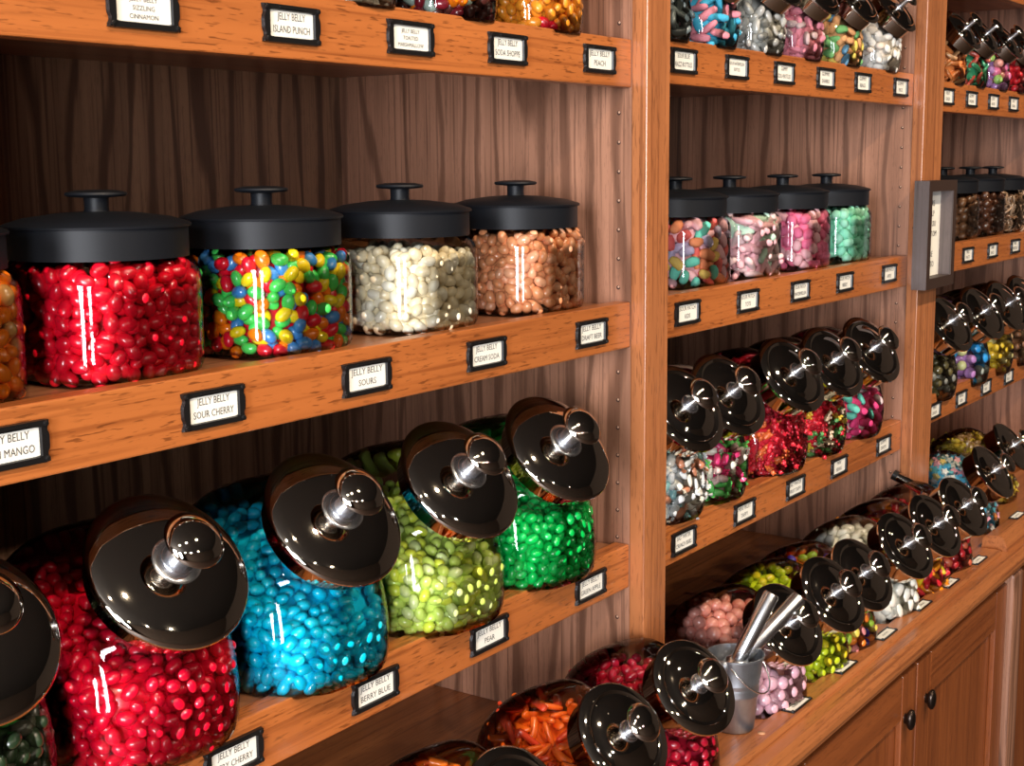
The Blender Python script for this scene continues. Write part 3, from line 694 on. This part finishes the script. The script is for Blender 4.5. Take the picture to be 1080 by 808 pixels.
# ---- middle bay, lower shelf
zs = ZU[1]['l']-0.004+0.0005
for X, shp_, nm, pl, nn_, col, st, lv, sl, d_, r_, txt in [
    (1.520, 'wrapped', 'wrapped_candy', 'wrapped_candies', 'wrapped candy', [(1.2, 'silver', (0.72, 0.74, 0.74)), (.3, 'rust', (0.55, 0.22, 0.12)), (.4, 'teal', (0.25, 0.5, 0.52)), (1, 'cream', (0.80, 0.76, 0.66))], 'wrap', .10, .2, .0125, .0060, 'jar of silver wrapped candies'),
    (1.645, 'wrapped', 'wrapped_candy', 'wrapped_candies', 'wrapped candy', [(1, 'pink', (0.92, 0.05, 0.20)), (1.3, 'green', (0.16, 0.72, 0.16)), (.9, 'cream', (0.92, 0.80, 0.45)), (.5, 'pale pink', (0.92, 0.58, 0.55))], 'wrap', .085, .2, .0150, .0075, 'jar of pink and green wrapped candies'),
    (1.850, 'bear', 'gummy_bear', 'gummy_bears', 'gummy bear', [(1, 'red', (0.68, 0.02, 0.04)), (.5, 'dark red', (0.48, 0.012, 0.03)), (.15, 'orange red', (0.8, 0.15, 0.04))], 'jelly', .095, .25, .0140, .0060, 'jar of red gummy bears'),
    (2.005, 'bear', 'gummy_bear', 'gummy_bears', 'gummy bear', [(1.2, 'red', (0.62, 0.03, 0.04)), (.6, 'yellow', (0.75, 0.50, 0.05)), (.5, 'green', (0.10, 0.30, 0.08)), (.5, 'pale', (0.6, 0.45, 0.3))], 'jelly', .088, .2, .0150, .0060, 'jar of mixed gummy bears'),
    (2.170, 'kid', 'sugared_gummy', 'sugared_gummies', 'sugared gummy', [(1.2, 'raspberry pink', (0.80, 0.05, 0.20)), (.5, 'pale pink', (0.82, 0.45, 0.44)), (.35, 'teal', (0.2, 0.55, 0.42))], 'sugar', .088, .2, .0160, .0070, 'jar of raspberry pink gummies')]:
    M = place_jar('mid', X, 0.0, zs, -13, f'tilted {txt} on the lower shelf', G_LOW)
    fill('mid', M, shp_, col, lv, nm, 'the tilted '+txt, None, d=d_, r=r_, style=st, slope=sl, individual=0.25, plural=pl, cat='candy', noun=nn_, jit=.6)

# ---- middle bay, upper shelf
zs = ZU[1]['t']-0.004+0.0005
for X, shp_, nm, pl, nn_, col, st, d_, r_, txt in [
    (1.500, 'strip', 'gummy_strip', 'gummy_strips', 'gummy strip', [(1, 'dark grey', (0.07, 0.09, 0.09)), (.5, 'slate', (0.14, 0.17, 0.17))], 'jelly', .014, .006, 'jar of dark grey gummy strips'),
    (1.630, 'bottle', 'gummy_bottle', 'gummy_bottles', 'gummy bottle', [(1, 'blue', (0.05, 0.42, 0.62)), (.8, 'coral pink', (0.75, 0.25, 0.30))], 'sugar', .0145, .0060, 'jar of blue and coral gummies'),
    (1.774, 'kid', 'gummy_piece', 'gummy_pieces', 'gummy piece', [(1, 'grey white', (0.45, 0.44, 0.40)), (.8, 'clear grey', (0.28, 0.28, 0.26))], 'jelly', .0135, .0050, 'jar of clear grey gummy pieces'),
    (1.910, 'kid', 'gummy_piece', 'gummy_pieces', 'gummy piece', [(1, 'dusty pink', (0.68, 0.22, 0.28)), (.25, 'grey pink', (0.5, 0.36, 0.36))], 'sugar', .0135, .0050, 'jar of dusty pink gummy pieces'),
    (2.066, 'kid', 'gummy_piece', 'gummy_pieces', 'gummy piece', [(1, 'tan orange', (0.62, 0.30, 0.12)), (.4, 'yellow', (0.70, 0.55, 0.10)), (.4, 'green', (0.16, 0.42, 0.14)), (.3, 'blue', (0.1, 0.25, 0.4))], 'sugar', .0135, .0050, 'jar of pastel mixed gummy pieces'),
    (2.236, 'mint', 'white_gummy', 'white_gummies', 'white gummy', [(1, 'white', (0.80, 0.76, 0.70)), (.4, 'off white', (0.72, 0.62, 0.52))], 'sugar', .0135, .0062, 'jar of white gummies')]:
    M = place_jar('small', X, 0.0, zs, -5, f'tilted {txt} on the upper shelf', G_TOP)
    fill('small', M, shp_, col, .11, nm, 'the tilted '+txt, None, d=d_, r=r_, style=st, individual=0.2, plural=pl, cat='candy', noun=nn_, jit=.6)

# ---- farthest bay
zs = ZU[2]['t']-0.004+0.0005
for X, shp_, nm, pl, nn_, col, st, d_, r_, txt in [
    (2.594, 'strip', 'gummy_strip', 'gummy_strips', 'gummy strip', [(1, 'orange', (0.70, 0.22, 0.06)), (.5, 'tan', (0.55, 0.28, 0.12))], 'jelly', .016, .006, 'jar of orange gummy strips'),
    (2.728, 'strip', 'gummy_strip', 'gummy_strips', 'gummy strip', [(1, 'green', (0.04, 0.26, 0.12)), (.7, 'red', (0.55, 0.08, 0.05))], 'jelly', .016, .006, 'jar of green and red gummy strips'),
    (2.880, 'bigball', 'gum_ball', 'gum_balls', 'gum ball', [(1, 'lilac', (0.45, 0.22, 0.50)), (.7, 'pink', (0.75, 0.18, 0.35)), (.5, 'lime', (0.35, 0.60, 0.15)), (.4, 'salmon', (0.7, 0.3, 0.25))], 'gloss', .020, .009, 'jar of lilac, pink and lime balls'),
    (3.012, 'ball', 'red_hot', 'red_hots', 'round red sweet', [(1, 'red', (0.60, 0.02, 0.03)), (.6, 'dark red', (0.25, 0.01, 0.015))], 'gloss', .018, .009, 'jar of red balls')]:
    M = place_jar('small', X, 0.0, zs, -4, f'small tilted {txt}, upper shelf of the farthest bay', G_TOP)
    fill('small', M, shp_, col, .095, nm, 'the tilted '+txt, None, d=d_, r=r_, style=st, individual=0.25, plural=pl, cat='candy', noun=nn_, jit=.6)
zs = ZU[2]['m']-0.004+0.0005
for X, shp_, nm, pl, nn_, col, st, d_, r_, txt in [
    (2.790, 'ball', 'malt_ball', 'malt_balls', 'malt ball', [(1, 'milk brown', (0.16, 0.07, 0.03))], 'gloss', .018, .009, 'jar of milk brown malt balls'),
    (2.975, 'ball', 'chocolate_ball', 'chocolate_balls', 'chocolate ball', [(1, 'dark brown', (0.085, 0.028, 0.012))], 'gloss', .0175, .009, 'jar of dark brown chocolate balls'),
    (3.140, 'pretzel', 'pretzel', 'pretzels', 'pretzel', [(1, 'tan', (0.38, 0.24, 0.15)), (.4, 'brown', (0.16, 0.08, 0.04))], 'gloss', .020, .007, 'jar of small pretzels')]:
    M = place_jar('square', X, 0.085, zs, 0, f'square {txt} with black lid in the farthest bay', G_MID)
    fill('square', M, shp_, col, .09, nm, 'the square '+txt, None, d=d_, r=r_, style=st, individual=0.2, plural=pl, cat='candy', noun=nn_, jit=.6)
zs = ZU[2]['l']-0.020
for X, shp_, nm, pl, nn_, col, st, d_, r_, txt, lv in [
    (2.570, 'ball', 'hard_candy', 'hard_candies', 'round hard candy', [(1, 'olive', (0.10, 0.08, 0.03)), (.4, 'grey', (0.2, 0.2, 0.17))], 'jelly', .018, .009, 'jar of olive hard candies', .07),
    (2.782, 'bigball', 'gum_ball', 'gum_balls', 'gum ball', [(1, 'lilac', (0.55, 0.15, 0.50)), (.7, 'blue', (0.03, 0.32, 0.72)), (.5, 'pale yellow', (0.72, 0.70, 0.32)), (.3, 'clear', (0.4, 0.45, 0.4))], 'gloss', .025, .010, 'jar of lilac and blue balls', .075),
    (2.955, 'chunk', 'lemon_drop', 'lemon_drops', 'lemon drop', [(1, 'yellow', (0.75, 0.52, 0.04)), (.4, 'pale yellow', (0.65, 0.58, 0.25))], 'gloss', .018, .008, 'jar of yellow lemon drops', .07),
    (3.118, 'chunk', 'hard_candy', 'hard_candies', 'hard candy', [(1, 'brown', (0.22, 0.10, 0.05)), (.5, 'tan', (0.45, 0.3, 0.16))], 'jelly', .018, .008, 'jar of brown hard candies', .07)]:
    M = place_jar('mid', X, 0.0, zs, -12, f'tilted {txt} with chrome lid, lower shelf of the farthest bay', G_LOW)
    fill('mid', M, shp_, col, lv, nm, 'the tilted '+txt, None, d=d_, r=r_, style=st, individual=0.25, plural=pl, cat='candy', noun=nn_, jit=.6)

# ---- the counter
zs = ZC+0.0005
CNT = [
    (0.975, 'strip', 'gummy_strip', 'gummy_strips', 'gummy strip', [(1, 'bright orange', (0.85, 0.16, 0.01))], 'gloss', .085, .5, .013, .0085, 'jar of bright orange gummies nearest along the counter', -9),
    (1.165, 'strip', 'gummy_strip', 'gummy_strips', 'gummy strip', [(1, 'orange', (0.85, 0.13, 0.01)), (.25, 'red orange', (0.7, 0.06, 0.02))], 'gloss', .085, .5, .013, .0085, 'jar of orange gummies', -12),
    (1.322, 'bean_low', 'fruit_gummy', 'fruit_gummies', 'fruit gummy', [(1, 'deep red', (0.42, 0.006, 0.025)), (.4, 'crimson', (0.55, 0.015, 0.05))], 'jelly', .095, .2, .0125, .0058, 'jar of deep red fruit gummies', -15),
    (1.578, 'ball', 'bubble_gum', 'bubble_gums', 'bubble gum piece', [(1, 'salmon pink', (0.72, 0.28, 0.22)), (1, 'pale pink', (0.75, 0.42, 0.50))], 'gloss', .10, .45, .0145, .0085, 'jar of pink bubble gum pieces', -13),
    (1.726, 'bean', 'lime_gummy', 'lime_gummies', 'lime gummy', [(1, 'lime', (0.50, 0.62, 0.02)), (.7, 'yellow', (0.72, 0.60, 0.02))], 'jelly', .105, .5, .0135, .0065, 'jar of lime and yellow gummies', -13),
    (1.835, 'bean', 'fruit_sweet', 'fruit_sweets', 'fruit sweet', [(1, 'orange', (0.8, 0.2, 0.02)), (1, 'green', (0.28, 0.45, 0.04)), (.6, 'yellow', (0.8, 0.62, 0.1)), (.5, 'blue', (0.05, 0.03, 0.35)), (.7, 'pink', (0.70, 0.25, 0.25))], 'gloss', .105, .4, .0150, .0065, 'jar of mixed fruit sweets', -13),
    (2.015, 'mint', 'mint_cream', 'mint_creams', 'mint cream', [(1, 'white', (0.82, 0.80, 0.70))], 'gloss', .105, .35, .0165, .0072, 'jar of white mint creams', -13),
    (2.155, 'bottle', 'fruit_slice', 'fruit_slices', 'fruit slice', [(1.2, 'orange', (0.80, 0.25, 0.01)), (1, 'red', (0.60, 0.02, 0.03)), (.5, 'yellow', (0.8, 0.55, 0.02))], 'jelly', .085, .1, .0140, .0075, 'jar of orange and red fruit slices', -12),
    (2.303, 'chunk', 'fruit_gummy', 'fruit_gummies', 'fruit gummy', [(1, 'dark red', (0.40, 0.015, 0.02)), (.4, 'brick red', (0.5, 0.10, 0.05))], 'jelly', .090, .2, .0160, .0075, 'jar of dark red gummies beside the post', -11)]
for X, shp_, nm, pl, nn_, col, st, lv, sl, d_, r_, txt, yaw in CNT:
    M = place_jar('counter', X, -0.12, zs, yaw, f'tilted {txt} with ridged chrome lid', G_CNT)
    zone = None
    if nm == 'bubble_gum': zone = lambda p: 0 if p[2] > 0.072 else 1
    fill('counter', M, shp_, col, lv, nm, 'the tilted '+txt, None, d=d_, r=r_, style=st, slope=sl, individual=0.2, plural=pl, cat='candy', noun=nn_, jit=.6, zone=zone)
PST = [(1.2, 'sky blue', (0.10, 0.45, 0.68)), (1, 'pink', (0.78, 0.35, 0.40)), (1, 'white', (0.80, 0.80, 0.76)), (.8, 'teal', (0.12, 0.40, 0.42)), (.6, 'yellow', (0.80, 0.62, 0.22)), (.1, 'orange', (.8, .25, .05))]
M = place_jar('counter', 2.60, -0.085, ZC+.0005, -6, 'tilted jar of pastel candy stars beyond the second post on the counter', G_CNT)
fill('counter', M, 'star', PST, .12, 'candy_star', 'the tilted jar of pastel candy stars', None, d=.0135, r=.0058, style='gloss', slope=.4, individual=0.1, plural='candy_stars', cat='candy', noun='candy star', jit=.6)
M = place_jar('counter', 2.86, -0.05, ZC+.0005, -4, 'tilted jar of golden toffees, farthest on the counter', G_CNT)
fill('counter', M, 'wrapped', [(1, 'gold', (0.6, 0.42, 0.05)), (.5, 'brown', (0.3, 0.18, 0.08))], .12, 'toffee', 'the tilted jar of golden toffees', None, d=.016, r=.007, style='wrap', individual=0.2, plural='toffees', cat='candy', noun='wrapped toffee', jit=.6)

# ------------------------------------------------------------------ picture frame on the second stile
pf = tag(empty('picture_frame', (2.375, -0.0205, 1.345)), 'dark wooden shadow-box frame holding a printed notice on the second stile', 'picture frame')
inv = Matrix.Translation(-Vector(pf.location))
FX0, FX1, FZ0, FZ1, FY = 2.312, 2.462, 1.337, 1.520, -0.046
me = boxes_mesh('frame', [(FX0, FX0+.018, FY, -0.0205, FZ0, FZ1), (FX1-.018, FX1, FY, -0.0205, FZ0, FZ1), (FX0+.018, FX1-.018, FY, -0.0205, FZ1-.018, FZ1), (FX0+.018, FX1-.018, FY, -0.0205, FZ0, FZ0+.018)], [m_fr, m_fr_side])
for p in me.polygons:
    if abs(p.normal.x) > .9: p.material_index = 1
o = link('frame', me, pf); o.matrix_parent_inverse = inv
o = link('notice', boxes_mesh('notice', [(FX0+.018, FX1-.018, -0.0235, -0.0215, FZ0+.018, FZ1-.018)], m_card), pf); o.matrix_parent_inverse = inv
t = link('lettering', text_mesh(['THE JARS', 'TO HELP', 'ASSIST YOU', 'ON BOTTOM', '', 'WE ARE', 'HAPPY TO'], 0.085, 0.115), o); t.matrix_parent_inverse = Matrix.Identity(4); t.location = ((FX0+FX1)/2-.004, -0.0240, 1.428)
V, Fc = lathe([(.0022, 0), (.0024, .003), (0, .004)], 12)
o = link('screw', mesh_from('screw', xf(V, Matrix.Translation((2.348, -0.0105, 1.440)) @ Matrix.Rotation(-PI/2, 4, 'Y')), Fc, m_hole)); tag(o, 'small dark screw head in the stile beside the picture frame', 'screw')

# ------------------------------------------------------------------ pail with two scoops
PB = Vector((1.490, -0.096, ZC+.0005))
pail = tag(empty('metal_pail', PB), 'small galvanized metal pail holding two scoops between counter jars', 'pail')
V, Fc = lathe([(0, .001), (.026, 0), (.0275, .002), (.0330, .045), (.0343, .047), (.0336, .049), (.0343, .051), (.0338, .053), (.0345, .055), (.0338, .057), (.0390, .092), (.0410, .093), (.0410, .0955), (.0392, .0955), (.0384, .092), (.0330, .050), (.0262, .004), (0, .004)], 40)
V = V*np.array([.88, .88, 1.0])
link('pail_body', mesh_from('pail_body', V, Fc, m_galv, sharp=50), pail)
for s in (-1, 1):
    V, Fc = lathe([(0, 0), (.0075, 0), (.0075, .002), (0, .003)], 16)
    e = link('ear', mesh_from('ear', xf(V, Matrix.Rotation(s*PI/2, 4, 'Y')), Fc, m_galv), pail); e.location = (s*.0352, 0, .089)
pts = [(.0365*math.cos(a), -.012-.030*math.sin(a), .089-.035*math.sin(a)) for a in np.linspace(0, PI, 14)]
V, Fc = tube(pts, .0011, 6); link('bail_handle', mesh_from('bail_handle', V, Fc, m_steel), pail)
def scoop(base, tip, label, roll):
    base, tip = Vector(base), Vector(tip); ax = (tip-base).normalized()
    r = tag(empty('candy_scoop', base), label, 'scoop', 'scoops in the pail')
    Rm = ax.to_track_quat('Z', 'Y').to_matrix().to_4x4() @ Matrix.Rotation(roll, 4, 'Z')
    Lh = (tip-base).length
    V, Fc = lathe([(.0065, .020), (.0088, .030), (.0095, .040), (.0098, Lh-.003), (.0085, Lh-.0005), (0, Lh)], 28)
    link('handle', mesh_from('handle', xf(V, Rm), Fc, m_steel, sharp=40), r)
    # half-round bowl hanging into the pail
    V, Fc = [], []; n, m_ = 14, 9
    for i in range(m_):
        t = i/(m_-1); z = .034-.046*t; rr = .0185*(math.sin(min(1, t*3.2+.12)*PI/2))*(1-.25*max(0, t-.75)/.25)
        for k in range(n):
            a = PI*(-.08)+PI*1.16*k/(n-1); V.append((rr*math.cos(a), rr*math.sin(a)-.010, z+.010*math.sin(a)*t))
    for i in range(m_-1):
        for k in range(n-1): Fc.append([i*n+k, i*n+k+1, (i+1)*n+k+1, (i+1)*n+k])
    o = link('bowl', mesh_from('bowl', xf(V, Rm), Fc, m_steel), r)
    sd = o.modifiers.new('thick', 'SOLIDIFY'); sd.thickness = .0009
    return r
scoop((1.468, -0.096, 0.930), (1.514, -0.132, 1.034), 'steel scoop in the pail with its round handle nearer the wall', 0.5)
scoop((1.480, -0.088, 0.930), (1.566, -0.146, 1.018), 'steel scoop in the pail with its round handle nearer the front', 0.2)

# ------------------------------------------------------------------ dark-tipped scoop handle by the second stile
r = tag(empty('metal_tongs', (2.33, 0.03, 0.98)), 'dark-tipped metal scoop handle poking up behind jars at the second post', 'scoop')
a0, a1 = Vector((2.338, 0.0, 1.000)), Vector((2.30, 0.035, 1.015))
inv = Matrix.Translation(-Vector(r.location))
V, Fc = tube([(2.336, -0.046, 0.986), (2.334, -0.002, 1.006)], .0085, 16); o = link('handle', mesh_from('handle', V, Fc, m_chrome, sharp=40), r); o.matrix_parent_inverse = inv
V, Fc = tube([(2.334, -0.002, 1.006), (2.3338, 0.006, 1.0095)], .0092, 16); o = link('cap', mesh_from('cap', V, Fc, m_black, sharp=40), r); o.matrix_parent_inverse = inv
